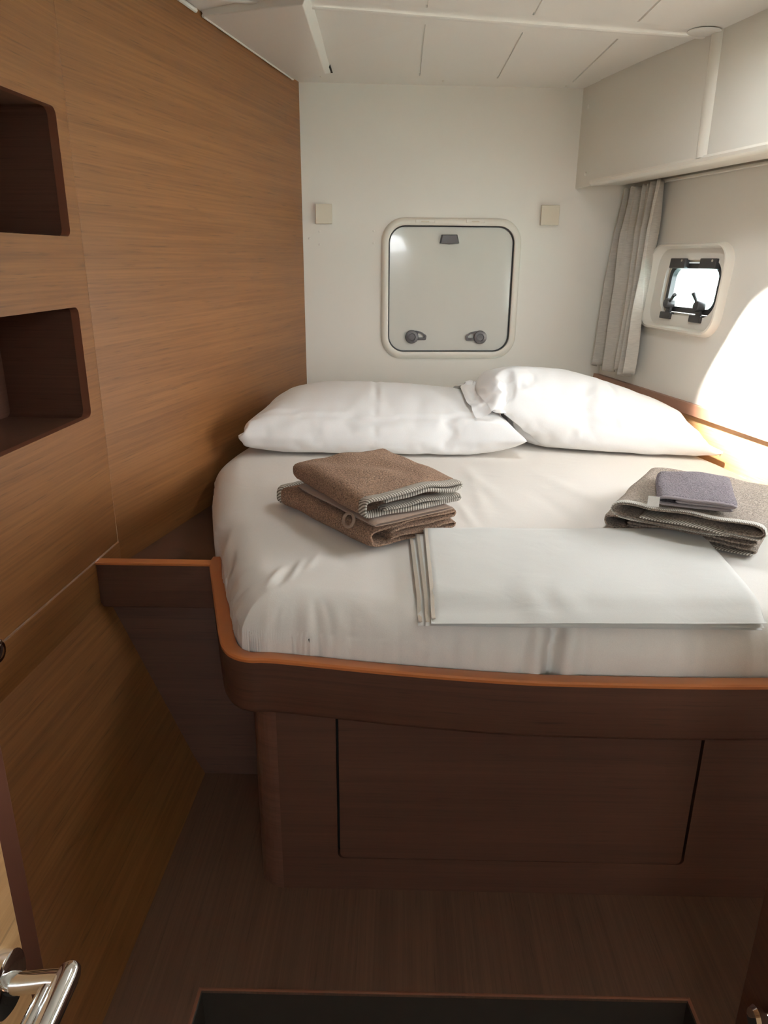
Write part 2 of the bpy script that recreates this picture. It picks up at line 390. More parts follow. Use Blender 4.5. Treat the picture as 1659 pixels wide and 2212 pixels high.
# ---- right hull wall with the port opening
po = [HU.uv(*p) for p in ((1441, 575), (1560, 562), (1535, 682), (1430, 668))]
pa0, pa1 = (po[0][0] + po[3][0]) / 2, (po[1][0] + po[2][0]) / 2; pb1, pb0 = (po[0][1] + po[1][1]) / 2, (po[2][1] + po[3][1]) / 2
port = (pa0, pa1, pb0, pb1)
def hz(z): return (z - HB.z) / HU.ay.z
a_lim0 = -.15; a_lim1 = (3.22 - Y_NEAR) / -HU.ax.y
# large hull window further along, beside the foot of the berth (outside this view)
ya = lambda y: (HB.y - y) / -HU.ax.y
bigw = (ya(1.92), ya(1.30), hz(.92), hz(1.22))
V, Fc = plate_geo(HU, [(a_lim0, hz(.3)), (a_lim1, hz(.3)), (a_lim1, hz(2.0)), (a_lim0, hz(2.0))], [rrect(*grow(port, .012), .06, 8), rrect(*bigw, .06, 8)], .03)
wall_right = structure(mk('wall_right', V, Fc, 'cream_panel'))
V, Fc = loft_geo(ring(HU, [(*grow(bigw, .03), .09, .0), (*grow(bigw, .028), .088, .012), (*grow(bigw, .002), .062, .012), (*grow(bigw, -.002), .058, -.05)])); 
w3 = structure(mk('window_3', V, Fc, 'cream_plastic', smooth=True), 'long hull window beside the foot of the berth')
so_ = [HU.uv(*p) for p in ((1416, 533), (1597, 520), (1547, 732), (1387, 705))]
sa0, sa1 = (so_[0][0] + so_[3][0]) / 2, (so_[1][0] + so_[2][0]) / 2; sb1, sb0 = (so_[0][1] + so_[1][1]) / 2, (so_[2][1] + so_[3][1]) / 2
sur = (sa0, sa1, sb0, sb1)
win2 = thing('window_2', 'small opening port with black hinges in moulded cream surround', 'window', HU.p((sa0 + sa1) / 2, sb0), kind='structure'); del win2['category']
def mixq(t): return tuple(lerp(sur[i], grow(port, .035)[i], t) for i in range(4))
specs = [(*grow(sur, .004), .075, .0), (*sur, .072, .016), (*mixq(.10), .068, .026), (*mixq(.30), .062, .028), (*mixq(.42), .060, .022), (*mixq(.60), .058, -.012), (*mixq(.72), .060, -.018), (*mixq(1.0), .070, -.020)]
V, Fc = loft_geo(ring(HU, specs)); mk('surround', V, Fc, 'cream_plastic', win2, smooth=True)
specs = [(*grow(port, .036), .072, -.022), (*grow(port, .034), .070, -.013), (*grow(port, .008), .052, -.010), (*grow(port, .004), .050, -.014), (*grow(port, .003), .048, -.045)]
V, Fc = loft_geo(ring(HU, specs)); mk('frame', V, Fc, 'brushed_metal', win2, smooth=True)
specs = [(*grow(port, .003), .043, -.020), (*grow(port, .001), .042, -.012), (*grow(port, -.016), .034, -.012), (*grow(port, -.018), .032, -.030)]
V, Fc = loft_geo(ring(HU, specs)); mk('sash', V, Fc, 'black_plastic', win2, smooth=True)
gm, nt, b = new_mat('clear_glass'); b.inputs['Transmission Weight'].default_value = 1; b.inputs['Roughness'].default_value = 0.02; b.inputs['IOR'].default_value = 1.02; b.inputs['Base Color'].default_value = (.97, 1, .98, 1); MATS['clear_glass'] = gm
V, Fc = loft_geo(ring(HU, [(*grow(port, -.017), .033, -.028), (*grow(port, -.017), .033, -.024)]), True, True, True); mk('pane', V, Fc, 'clear_glass', win2)
for x0, x1 in ((1452, 1484), (1516, 1551)):
    a0 = HU.uv(x0, 574)[0]; a1 = HU.uv(x1, 574)[0]
    V, Fc = fbox(HU, a0, a1, pb1 - .018, pb1 + .016, -.008, .012); h = mk('hinge', V, Fc, 'black_plastic', win2, bevel=.003)
    V, Fc = disc_geo(HU, lerp(a0, a1, .8), pb1 + .008, [(.004, .012), (.004, .0135), (.002, .014)], 10); mk('screw', V, Fc, 'brushed_metal', h)
for cx, cy, sg in ((1446, 656, 1), (1511, 662, -1)):
    a, bq = HU.uv(cx, cy)
    V, Fc = fbox(HU, a - .036, a + .030, pb0 - .030, pb0 - .006, -.010, .010); k = mk('latch_keeper', V, Fc, 'black_plastic', win2, bevel=.003)
    V, Fc = fbox(HU, a - .012, a + .014, pb0 - .012, pb0 + .020, -.008, .004); mk('latch_arm', V, Fc, 'black_plastic', k, bevel=.003)
    V, Fc = disc_geo(HU, a + .002, pb0 + .024, [(.018, -.010), (.018, .014), (.015, .018), (.006, .019)], 20); kn = mk('latch_knob', V, Fc, 'black_plastic', k, smooth=True)
    p0 = HU.p(a + .002, pb0 + .024, .006); p1 = HU.p(a + (.055 if sg > 0 else -.022), pb0 + (.056 if sg > 0 else .066), .020)
    V, Fc = tube_geo([p0, lerp(p0, p1, .5), p1], [.006, .005, .007], 8); mk('latch_lever', V, Fc, 'black_plastic', k)

# wood side board on the hull above the mattress, with its cap strip
V, Fc = fbox(HU, -.05, 2.3, hz(.50), hz(.752), -.002, .010); sb = mk('side_board', V, Fc, 'veneer_light', wall_right, bevel=.001)
V, Fc = fbox(HU, -.05, 2.3, hz(.748), hz(.786), -.002, .022); mk('cap_strip', V, Fc, 'cap_wood', wall_right, bevel=.002)
# curtain rail under the locker
V, Fc = fbox(HU, .10, 2.6, hz(1.522), hz(1.532), .004, .018); mk('curtain_rail', V, Fc, 'cream_plastic', wall_right, bevel=.002)

# ---- near end and floor-side closing walls behind the camera
NW = Fr((0, Y_NEAR, 0), (-1, 0, 0), (0, 0, 1)); comp = (-.50, .10, 1.33, 1.72)   # daylight from the companionway behind the camera
V, Fc = plate_geo(NW, [(-X_R, -.25), (1.0, -.25), (1.0, 2.0), (-X_R, 2.0)], [rrect(*comp, .05)], .03); structure(mk('wall_near', V, Fc, 'cream_panel'))
V, Fc = box_geo((-1.05, Y_NEAR, -.02), (-1.0, .6, .62)); structure(mk('trim_1', V, Fc, 'veneer_wall'))
V, Fc = box_geo((X_R, Y_NEAR, -.02), (X_R + .03, 1.75, .7)); structure(mk('trim_2', V, Fc, 'veneer_dark'))

# ---- ceiling: far panel with grooves, near panel, angled cover at the left
CE = Fr((0, 0, Z_CEIL), (1, 0, 0), (0, -1, 0))
def warp(V): return [Vector((v[0], v[1], v[2] + zceil(v[0], v[1]))) for v in V]
e0 = onz(430, 21, Z_CEIL); e1 = onz(1545, 66, Z_CEIL)
def yseam(x): return e0.y + (e1.y - e0.y) * (x - e0.x) / (e1.x - e0.x)
def slot(x, ya, yb, wd=.006): return rrect(x - wd / 2, x + wd / 2, -yb, -ya, wd * .49, 3)
GX = [0.061 + 0.285 * k for k in range(-2, 3)]
far = [(-.85, -yseam(-.85)), (1.2, -yseam(1.2)), (1.2, -3.35), (-.85, -3.35)]
pk = []
for x, ya_, yb_ in ((GX[2], 2.43, 3.02), (GX[3], 2.475, 3.055), (GX[4], 2.51, 3.11)): pk.append((slot(x, ya_, yb_), .006))
V, Fc = plate_geo(CE, far, [], .02, pk); ceiling = structure(mk('ceiling', warp(V), Fc, 'cream_ceiling'))
CN = Fr((0, 0, Z_CEIL - .007), (1, 0, 0), (0, -1, 0))
deck = (.44, .68, -2.04, -1.58)   # deck hatch over the berth, outside this view
pk = [(slot(x, 1.60 if x < .2 else 2.08, yseam(x) - (.06 + .012 * i)), .006) for i, x in enumerate(GX)]
near = [(-1.05, -Y_NEAR), (X_R + .05, -Y_NEAR), (X_R + .05, -yseam(X_R)), (1.2, -yseam(1.2) + .004), (-.85, -yseam(-.85) + .004), (-1.05, -2.15)]
V, Fc = plate_geo(CN, near, [rrect(*deck, .03)], .027, pk); mk('ceiling_panel', warp(V), Fc, 'cream_ceiling', ceiling, bevel=.0)
p = [Vector((x, yseam(x) - .012 + d[0], Z_CEIL - .007 + d[1])) for x in (0,) for d in ((0, 0),)]
def strip(x): return [Vector((x, yseam(x) + dy, Z_CEIL + dz)) for dy, dz in ((-.02, -.0068), (-.016, -.0095), (-.004, -.0095), (.001, -.007), (.002, .0))]
V, Fc = loft_geo([warp(strip(x)) for x in np.linspace(-.8, e1.x, 24)], False); mk('panel_lip', V, Fc, 'cream_ceiling', ceiling, smooth=True)
# left cover
c_lf = P2.px(432, 23); c_lb = P2.px(628, 165); c_lf.z -= .002
c_rf = onz(655, 31, Z_CEIL - .034); c_rb = onz(703, 164, Z_CEIL - .026)
t_rf = onz(681, 31, Z_CEIL + .002); t_rf.y = c_rf.y; t_rb = onz(719, 160, Z_CEIL + .002)
for q in (c_rf, c_rb, t_rf, t_rb): q.z += zceil(q.x, q.y)
c_lf += Vector((.008, 0, -.012)); c_lb += Vector((.008, 0, -.010))
bot = [c_lf, c_rf, c_rb, c_lb]; top = [c_lf + Vector((-.012, 0, .03)), t_rf, t_rb, c_lb + Vector((-.012, 0, .03))]
V = bot + top
mk('ceiling_cover', V, [(0, 3, 2, 1), (4, 5, 6, 7), (0, 1, 5, 4), (1, 2, 6, 5), (2, 3, 7, 6), (3, 0, 4, 7)], 'cream_ceiling', ceiling, bevel=.004, seg=3)
hole = [onz(x, y, Z_CEIL - .001) for x, y in ((713, 139), (719, 158), (705, 158))]
V = hole + [q + Vector((0, 0, .0008)) for q in hole]; mk('cover_gap_shade', V, [(0, 1, 2), (5, 4, 3), (0, 3, 4, 1), (1, 4, 5, 2), (2, 5, 3, 0)], 'void', ceiling)  # flat near-black chip paints the shade inside the small opening
# lip along the left wall on the near panel
q0, q1 = P2.px(418, 19), P2.px(380, -8)
V, Fc = tube_geo([q0 + Vector((.006, 0, -.004)), lerp(q0, q1, .5) + Vector((.006, 0, -.004)), q1 + Vector((.006, 0, -.004))], .006, 8); mk('edge_lip', V, Fc, 'cream_ceiling', ceiling, smooth=True)
q0, q1 = c_lf + Vector((0, 0, .002)), c_lb + Vector((0, 0, .002))
V, Fc = tube_geo([q0, lerp(q0, q1, .5), q1], .005, 8); mk('edge_lip', V, Fc, 'cream_ceiling', ceiling, smooth=True)
for x, y in ((695, 173), (956, 181), (1220, 191)):
    a, b_ = CE.uv(x, y - 2); V, Fc = disc_geo(CE, a, b_ + .03, [(.005, 0), (.005, .0015), (.003, .003)], 12); mk('screw_cap', warp(V), Fc, 'cream_plastic', ceiling, smooth=True)
q = onz(1513, 62, Z_CEIL - .007); V, Fc = disc_geo(CN, q.x, -q.y + .035, [(.045, 0), (.045, .002), (.043, .0035)], 32); mk('round_cap', warp(V), Fc, 'cream_ceiling', ceiling, smooth=True)
# deck hatch rim
DK = Fr((0, 0, Z_CEIL - .007), (1, 0, 0), (0, -1, 0))
V, Fc = loft_geo([[v + Vector((0, 0, zceil(.5, 1.45))) for v in l] for l in ring(DK, [(*grow(deck, .03), .08, .0), (*grow(deck, .028), .08, .01), (*grow(deck, -.002), .05, .01), (*grow(deck, -.004), .05, -.06)])])
structure(mk('window_4', V, Fc, 'cream_plastic', smooth=True), 'open deck hatch in the ceiling over the berth')

# light portals: help the renderer sample the openings
def portal(fr, q, h, flip):
    L = bpy.data.lights.new('portal', 'AREA'); L.shape = 'RECTANGLE'; L.size = q[1] - q[0]; L.size_y = q[3] - q[2]; L.cycles.is_portal = True
    o = bpy.data.objects.new('portal', L); col.objects.link(o)
    m = Matrix((fr.ax, fr.ay, fr.n)).transposed(); z = fr.n * -1
    m = Matrix((fr.ax, -fr.ay, -fr.n)).transposed()
    o.matrix_world = Matrix.Translation(fr.p((q[0] + q[1]) / 2, (q[2] + q[3]) / 2, h)) @ m.to_4x4()
portal(HU, bigw, -.04, 0); portal(NW, comp, -.035, 0); portal(DK, deck, -.05, 0); portal(HU, grow(port, -.01), -.045, 0)

# ---- overhead locker along the hull
lkz0, lkz1 = 1.522, 1.93
la = lambda x, y: LK.uv(x, y)[0]
LZ0, LZ1 = lkz0 - LK.o.z, lkz1 - LK.o.z
a_s = la(1285, 300); a_d0 = la(1521, 200); a_d1 = la(1544, 200); a_end_l = 2.6
lk = thing('overhead_locker', 'long cream overhead locker along the hull above the curtain', 'locker', LK.p(1.0, LZ0))
V, Fc = fbox(LK, -.06, a_end_l, LZ0 + .004, LZ1, -.30, -.012)
# soffit and body: prism back to the hull
bd = [LK.p(a, b, h) for a in (-.06, a_end_l) for b, h in ((LZ0 + .004, -.008), (LZ1, -.008), (LZ1, -.24), (LZ0 + .012, -.20))]
mk('body', bd, [(0, 1, 2, 3), (7, 6, 5, 4), (0, 4, 5, 1), (1, 5, 6, 2), (2, 6, 7, 3), (3, 7, 4, 0)], 'cream_locker', lk)
V, Fc = fbox(LK, -.02, a_s - .005, LZ0 - .004, LZ1, -.016, -.006); es = mk('end_strip', V, Fc, 'cream_locker', lk, bevel=.002)
for x, y in ((1269, 230), (1262, 375)):
    a, b_ = LK.uv(x, y); V, Fc = disc_geo(LK, a, b_, [(.007, -.006), (.007, -.003), (.004, -.001)], 12); mk('screw_cap', V, Fc, 'cream_panel', es, smooth=True)
V, Fc = fbox(LK, a_s + .001, a_d0, LZ0 + .012, LZ1, -.010, .0); mk('door', V, Fc, 'cream_locker', lk, bevel=.004)
V, Fc = fbox(LK, a_d1, a_end_l, LZ0 + .012, LZ1, -.010, .0); mk('door', V, Fc, 'cream_locker', lk, bevel=.004)
prof = lambda a, s: [LK.p(a + u * s, 0, h) for u, h in ((0, 0),)]
dv = []
for b_ in (LZ0 + .010, LZ1):
    dv.append([LK.p(lerp(a_d0, a_d1, t), b_, h) for t, h in ((-.05, -.010), (.08, .002), (.3, .010), (.7, .010), (.92, .002), (1.05, -.010))])
V, Fc = loft_geo(dv, False); mk('divider', V, Fc, 'cream_plastic', lk, smooth=True)
lipp = []
for a in (a_s - .001, a_end_l):
    lipp.append([LK.p(a, LZ0 + b_, h) for b_, h in ((.016, -.002), (.015, .004), (.008, .008), (.0, .005), (-.004, -.004), (-.004, -.03), (.006, -.034))])
V, Fc = loft_geo(lipp, True, True, True); mk('bottom_lip', V, Fc, 'cream_plastic', lk, smooth=True)

# ================================================================== BERTH
front = [onz(*p, Z_RIM) for p in ((600, 1426), (850, 1451), (1100, 1470), (1300, 1477), (1659, 1481))]
cornr = [onz(*p, Z_RIM) for p in ((455, 1218), (460, 1260), (468, 1320), (477, 1380), (488, 1403), (508, 1417), (540, 1424))]
ctrl = [(-.447, 1.66)] + [(p.x, p.y) for p in cornr] + [(p.x, p.y) for p in front] + [(1.02, 1.150), (1.25, 1.18)]
def catmull(P, n):
    P = [np.array(p, float) for p in P]; P = [2 * P[0] - P[1]] + P + [2 * P[-1] - P[-2]]; out = []
    for i in range(1, len(P) - 2):
        for k in range(n):
            t = k / n; a, b, c, d = P[i - 1:i + 3]
            out.append(.5 * ((2 * b) + (-a + c) * t + (2 * a - 5 * b + 4 * c - d) * t * t + (-a + 3 * b - 3 * c + d) * t ** 3))
    out.append(P[-2]); return out
rim = [Vector((p[0], p[1], 0)) for p in catmull(ctrl, 8)]
def offs(path, d):
    out = []
    for i, p in enumerate(path):
        t = (path[min(i + 1, len(path) - 1)] - path[max(i - 1, 0)]).normalized(); out.append(p + Vector((-t.y, t.x, 0)) * d)
    return out   # d>0 is towards the mattress
berth = thing('berth_base', 'brown veneer berth base with curved fascia and orange edge trim', 'bed base', (.3, 1.3, 0))
def section(path, prof):
    """sweep prof=[(offset towards mattress, z)] along the rim"""
    offl = {d: offs(path, d) for d in {p[0] for p in prof}}
    return loft_geo([[offl[d][i] + Vector((0, 0, z)) for d, z in prof] for i in range(len(path))], True, True, True)
zt, zl = Z_RIM - .004, Z_RIM - .118
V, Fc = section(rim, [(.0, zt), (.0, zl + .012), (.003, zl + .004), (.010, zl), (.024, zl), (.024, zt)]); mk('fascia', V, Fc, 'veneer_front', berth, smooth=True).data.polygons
capp = [(-.003, Z_RIM - .006), (-.003, Z_RIM - .001), (.0, Z_RIM + .002), (.022, Z_RIM + .002), (.027, Z_RIM - .001), (.027, Z_RIM - .006)]
V, Fc = section(rim, capp); mk('rim_cap', V, Fc, 'edge_banding', berth, smooth=True)
# nook fascia between wall and rim
yn = PA.y; xw = x_p1(yn) + .003
V, Fc = box_geo((xw, yn, zl + .0), (rim[0].x + .012, yn + .022, zt)); mk('nook_fascia', V, Fc, 'veneer_front', berth, bevel=.002)
V, Fc = box_geo((xw, yn - .003, Z_RIM - .006), (rim[0].x + .004, yn + .024, Z_RIM + .002)); mk('nook_cap', V, Fc, 'edge_banding', berth, bevel=.002)
# shelf behind it, running to the end wall beside the mattress
V = [(x_p1(yn + .02) - .01, yn + .02, Z_SHELF), (-.38, yn + .02, Z_SHELF), (-.30, 3.14, Z_SHELF), (x_p2(3.14) - .01, 3.14, Z_SHELF), (x_p2(Y_SEAM) - .006, Y_SEAM, Z_SHELF)]
V += [(x, y, z - .016) for x, y, z in V]
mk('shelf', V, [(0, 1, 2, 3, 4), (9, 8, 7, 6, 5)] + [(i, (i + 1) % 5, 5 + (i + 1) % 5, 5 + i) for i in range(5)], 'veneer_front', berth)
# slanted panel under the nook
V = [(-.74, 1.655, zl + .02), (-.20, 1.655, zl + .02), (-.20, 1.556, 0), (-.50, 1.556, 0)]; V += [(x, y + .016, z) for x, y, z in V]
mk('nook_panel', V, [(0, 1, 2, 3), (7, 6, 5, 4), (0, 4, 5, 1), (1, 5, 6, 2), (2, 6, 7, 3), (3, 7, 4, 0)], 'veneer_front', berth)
# cabinet front with the locker door set flush
dl = FB.uv(730, 1700)[0]; dr = (FB.uv(1521, 1590)[0] + FB.uv(1473, 1866)[0]) / 2; db = FB.uv(1100, 1860)[1]; dt = .428
door = (dl - .0025, dr + .003, db, dt)
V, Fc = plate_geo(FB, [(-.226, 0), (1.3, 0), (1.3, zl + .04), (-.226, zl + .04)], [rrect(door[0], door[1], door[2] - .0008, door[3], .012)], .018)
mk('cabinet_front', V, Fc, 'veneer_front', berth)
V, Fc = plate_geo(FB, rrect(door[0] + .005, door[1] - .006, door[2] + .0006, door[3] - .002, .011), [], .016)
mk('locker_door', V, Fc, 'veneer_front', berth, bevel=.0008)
V, Fc = fbox(FB, door[0] - .05, door[1] + .05, door[2] - .05, zl + .03, -.06, -.03); mk('carcass', V, Fc, 'void', berth)
# rounded corner post
cp = [(-.226 - .052 * math.sin(t), 1.20 + .052 * (1 - math.cos(t))) for t in np.linspace(0, math.pi / 2, 10)] + [(-.278, 1.60)]
lo_ = [[Vector((x, y, z)) for x, y in cp + [(x + .016, y + .006) for x, y in cp[::-1]]] for z in (0, zl + .03)]
V, Fc = loft_geo(lo_, True, True, True); mk('corner_post', V, Fc, 'veneer_dark', berth, smooth=False)
# bunk board under the mattress
inner = offs(rim, .02)
ob = [(p.x, p.y) for p in inner if p.y < 1.67 and p.x < 1.15] + [(1.12, 1.6), (1.02, 2.3), (.86, 3.2), (-.30, 3.12), (-.42, 1.68)]
BB = Fr((0, 0, Z_SHELF - .001), (1, 0, 0), (0, 1, 0)); V, Fc = plate_geo(BB, ob, [], .018); mk('bunk_board', V, Fc, 'veneer_dark', berth)

# ================================================================== MATTRESS
def polyres(P, n):
    P = np.array(P, float); d = np.r_[0, np.cumsum(np.linalg.norm(np.diff(P, axis=0), axis=1))]; t = np.linspace(0, d[-1], n)
    return np.c_[np.interp(t, d, P[:, 0]), np.interp(t, d, P[:, 1])]
yb_ = lambda x: BL.y + .08 * (x - BL.x)
hull_in = lambda y: 1.078 - .217 * (y - 2.11)
c_fl, c_fr = (-.287, 1.224), (1.13, 1.215)
yL, yR = yb_(-.40) - .02, yb_(.85) - .02
c_bl, c_br = (x_p2(yL) + .02, yL), (hull_in(yR), yR)
fpts = catmull([c_fl, (-.245, 1.209), (-.20, 1.207), (-.002, 1.180), (.2, 1.157), (.36, 1.152), (.648, 1.155), (1.0, 1.176), c_fr], 6)
lpts = catmull([c_fl, (-.310, 1.275), (-.35, 1.39), (-.388, 1.52), (-.422, 1.64), (-.462, 1.74), (-.505, 1.90), (-.548, 2.10), (-.568, 2.24), (x_p2(2.5) + .014, 2.5), c_bl], 6)
rpts = [c_fr, (1.155, 1.5), (1.13, 1.8), (hull_in(2.06), 2.06), (hull_in(2.6), 2.6), c_br]
NU, NV = 330, 230
def ease(n):   # finer towards both edges
    t = np.linspace(0, 1, n); return t + -0.11 * np.sin(2 * np.pi * t)
U, Vv = ease(NU), ease(NV)
def samp(P, t):
    Q = polyres(P, 800); i = t * 799; i0 = np.clip(i.astype(int), 0, 798); f = (i - i0)[:, None]; return Q[i0] * (1 - f) + Q[i0 + 1] * f
Fp, Bp, Lp, Rp = samp(fpts, U), samp([c_bl, c_br], U), samp(lpts, Vv), samp(rpts, Vv)
uu, vv = U[:, None, None], Vv[None, :, None]
G = (1 - vv) * Fp[:, None] + vv * Bp[:, None] + (1 - uu) * Lp[None] + uu * Rp[None]
G -= (1 - uu) * (1 - vv) * np.array(c_fl) + uu * (1 - vv) * np.array(c_fr) + (1 - uu) * vv * np.array(c_bl) + uu * vv * np.array(c_br)
outline = np.vstack([polyres(fpts, 300), polyres(rpts, 200), polyres([c_br, c_bl], 120), polyres(lpts, 300)[::-1]])
def edge_dist(P):
    P = np.asarray(P, float).reshape(-1, 2); out = np.empty(len(P))
    for s in range(0, len(P), 4000): out[s:s + 4000] = np.sqrt(((P[s:s + 4000, None] - outline[None]) ** 2).sum(-1)).min(1)
    return out
RO = 0.085
def mat_top(P):
    d = edge_dist(P); t = np.clip(1 - d / RO, 0, 1); return Z_MAT - RO * .90 * (1 - np.sqrt(np.clip(1 - t ** 2.2, 0, 1))) - .004 * np.exp(-d / .15)
def zmat_smooth(x, y): return float(mat_top([(x, y)])[0])
X, Y = G[..., 0], G[..., 1]; Z = mat_top(G.reshape(-1, 2)).reshape(NU, NV)
rs = np.random.RandomState(5)
def vnoise(x, y, s, o=0.0):
    sh = x.shape; return np.array([pnoise(Vector((a * s + o, b * s, o))) for a, b in zip(x.ravel(), y.ravel())]).reshape(sh)
D = edge_dist(G.reshape(-1, 2)).reshape(NU, NV)
W_ = .0030 * vnoise(X, Y, 3.2) + .0012 * vnoise(X, Y, 9.0, 4)
# fine gathers down the front edge, strongest near the rim
frontness = np.exp(-((Y - 1.16) / .055) ** 2)
W_ += frontness * .0030 * vnoise(X * 1.0, Y * .10, 42.0, 2.0)
W_ += frontness * .0016 * vnoise(X * 1.0, Y * .10, 90.0, 6.0)
def seg_ridge(pa, pb, wd, amp):
    a, b = np.array(onz(*pa, Z_MAT)[:2]), np.array(onz(*pb, Z_MAT)[:2]); ab = b - a
    t = np.clip(((X - a[0]) * ab[0] + (Y - a[1]) * ab[1]) / (ab @ ab), 0, 1)
    d = np.hypot(X - a[0] - t * ab[0], Y - a[1] - t * ab[1]); return amp * np.exp(-(d / wd) ** 2) * (.25 + .75 * np.sin(np.pi * np.clip(t, .02, .98)))
for pa, pb, wd, amp in (((575, 1262), (612, 1222), .008, .0045), ((600, 1262), (640, 1215), .007, -.0030), ((625, 1250), (655, 1205), .008, .0040), ((660, 1232), (690, 1192), .010, .0035),
                        ((470, 1180), (500, 1130), .012, .0040), ((480, 1230), (505, 1160), .010, -.0030), ((465, 1290), (520, 1230), .016, .0035),
                        ((990, 1000), (1105, 1100), .022, .0030), ((1010, 1010), (1060, 1140), .018, .0022), ((1180, 1030), (1320, 1100), .03, .0035), ((1150, 1060), (1260, 1140), .025, -.0025), ((985, 1080), (1030, 1148), .012, .0030),
                        ((760, 1290), (1000, 1310), .03, .002), ((560, 1330), (860, 1350), .03, .0015), ((700, 1170), (760, 1230), .02, -.002)):
    W_ += seg_ridge(pa, pb, wd, amp)
# gathered corner at the foot
cx, cy = -.17, 1.33
ang = np.arctan2(Y - cy, X - cx); rad = np.hypot(X - cx, Y - cy)
gz = vnoise(np.cos(ang) * .5, np.sin(ang) * .5, 7.0, 3.3) + .6 * vnoise(np.cos(ang) * .5, np.sin(ang) * .5, 15.0, 8.1)
W_ += .0075 * gz * np.exp(-(D / .034) ** 2) * np.exp(-((rad - .15) / .07) ** 2)
# pinch where the two mattress halves meet
xc = onz(1190, 1400, .60).x
xo = X - xc - .010 * np.sin((Y - 1.15) * 60)
dep = np.clip((1.30 - Y) / .14, 0, 1)
W_ += -.034 * dep * np.exp(-(xo / (.004 + .009 * dep)) ** 2) + .008 * dep * (np.exp(-((xo - .028) / .014) ** 2) + np.exp(-((xo + .030) / .016) ** 2)) - .006 * dep * (np.exp(-((xo - .052) / .012) ** 2) + np.exp(-((xo + .050) / .010) ** 2))
W_ += -.003 * np.exp(-(xo / .012) ** 2) * np.clip((1.6 - Y) / .4, 0, 1)
W_ *= 1 - np.exp(-(np.hypot(X - c_fl[0], Y - c_fl[1]) / .034) ** 2)
# normals of the smooth surface
dXu = np.stack([np.gradient(A, axis=0) for A in (X, Y, Z)], -1); dXv = np.stack([np.gradient(A, axis=1) for A in (X, Y, Z)], -1)
NN = np.cross(dXu, dXv); NN /= np.linalg.norm(NN, axis=-1, keepdims=True) + 1e-12
Pm = np.stack([X, Y, Z], -1) + NN * W_[..., None]
V = [Vector(p) for p in Pm.reshape(-1, 3)]; Fc = [(i * NV + j, (i + 1) * NV + j, (i + 1) * NV + j + 1, i * NV + j + 1) for i in range(NU - 1) for j in range(NV - 1)]
border = [i * NV for i in range(NU)] + [(NU - 1) * NV + j for j in range(1, NV)] + [i * NV + NV - 1 for i in range(NU - 2, -1, -1)] + [j for j in range(NV - 2, 0, -1)]
prev = border; bpts = [V[i].copy() for i in border]; cen = Vector((.3, 2.1, 0))
for zz, bul in ((.570, .0008), (.555, .0012), (.535, .0008), (.512, -.001), (Z_SHELF + .001, -.005)):
    o_ = len(V); n_ = len(border)
    for k, p in enumerate(bpts):
        q = bpts[(k + 3) % n_] - bpts[k - 3]; nrm = Vector((q.y, -q.x, 0)).normalized()
        t = (zz - Z_SHELF) / (.60 - Z_SHELF); z_ = min(zz, p.z - .004 * (1 - t))
        lim = .3 if (p.y > 1.62) else 1.0
        wob = 0
        V.append(Vector((p.x, p.y, min(z_, p.z - .002))) + nrm * (bul * lim + wob))
    cur = list(range(o_, o_ + n_))
    for k in range(n_): Fc.append((prev[k], prev[(k + 1) % n_], cur[(k + 1) % n_], cur[k]))
    prev = cur
Fc.append(tuple(prev))
from mathutils.kdtree import KDTree
kd = KDTree(NU * NV)
for i_, p_ in enumerate(Pm.reshape(-1, 3)): kd.insert((p_[0], p_[1], 0), i_)
kd.balance(); PZ = Pm.reshape(-1, 3)[:, 2]
def zmat(x, y): return max(PZ[h[1]] for h in kd.find_n((x, y, 0), 6))
matt = mk('mattress', V, Fc, 'sheet', smooth=True, sharp=0)
tag(matt, 'wide mattress under a cream fitted sheet on the veneer berth', 'mattress')

# ================================================================== PILLOWS (cloth, inflated and settled)
def pillow_mesh(wd, dp, nx, ny, t=.03, flap=0, skew=0.0):
    vs, fs, ix = [], [], {}
    for s in (1, -1):
        for j in range(ny + 1):
            for i in range(nx + 1):
                e = i in (0, nx) or j in (0, ny)
                if e and s == -1: ix[s, i, j] = ix[1, i, j]; continue
                u = 2 * i / nx - 1; v = 2 * j / ny - 1; ix[s, i, j] = len(vs)
                vs.append((u * wd / 2 - skew * v * dp / 2 * max(0, u), v * dp / 2, 0 if e else s * t * (1 - u ** 4) * (1 - v ** 4)))
    for s in (1, -1):
        for j in range(ny):
            for i in range(nx):
                q = [ix[s, i, j], ix[s, i + 1, j], ix[s, i + 1, j + 1], ix[s, i, j + 1]]; fs.append(q if s == 1 else q[::-1])
    body = len(vs); prev_ = [ix[1, 0, j] for j in range(ny + 1)]
    for k in range(1, flap + 1):   # open hem of the pillowcase, a single loose layer
        cur_c = []
        for j in range(ny + 1): v = 2 * j / ny - 1; cur_c.append(len(vs)); vs.append((-wd / 2 - k * wd / nx, v * dp / 2, .004 * math.sin(j * .7) * k / flap))
        for j in range(ny): fs.append((cur_c[j], prev_[j], prev_[j + 1], cur_c[j + 1]))
        prev_ = cur_c
    m = bpy.data.meshes.new('pillow'); m.from_pydata(vs, [], fs); m.update(); return m, (body if flap else 0)
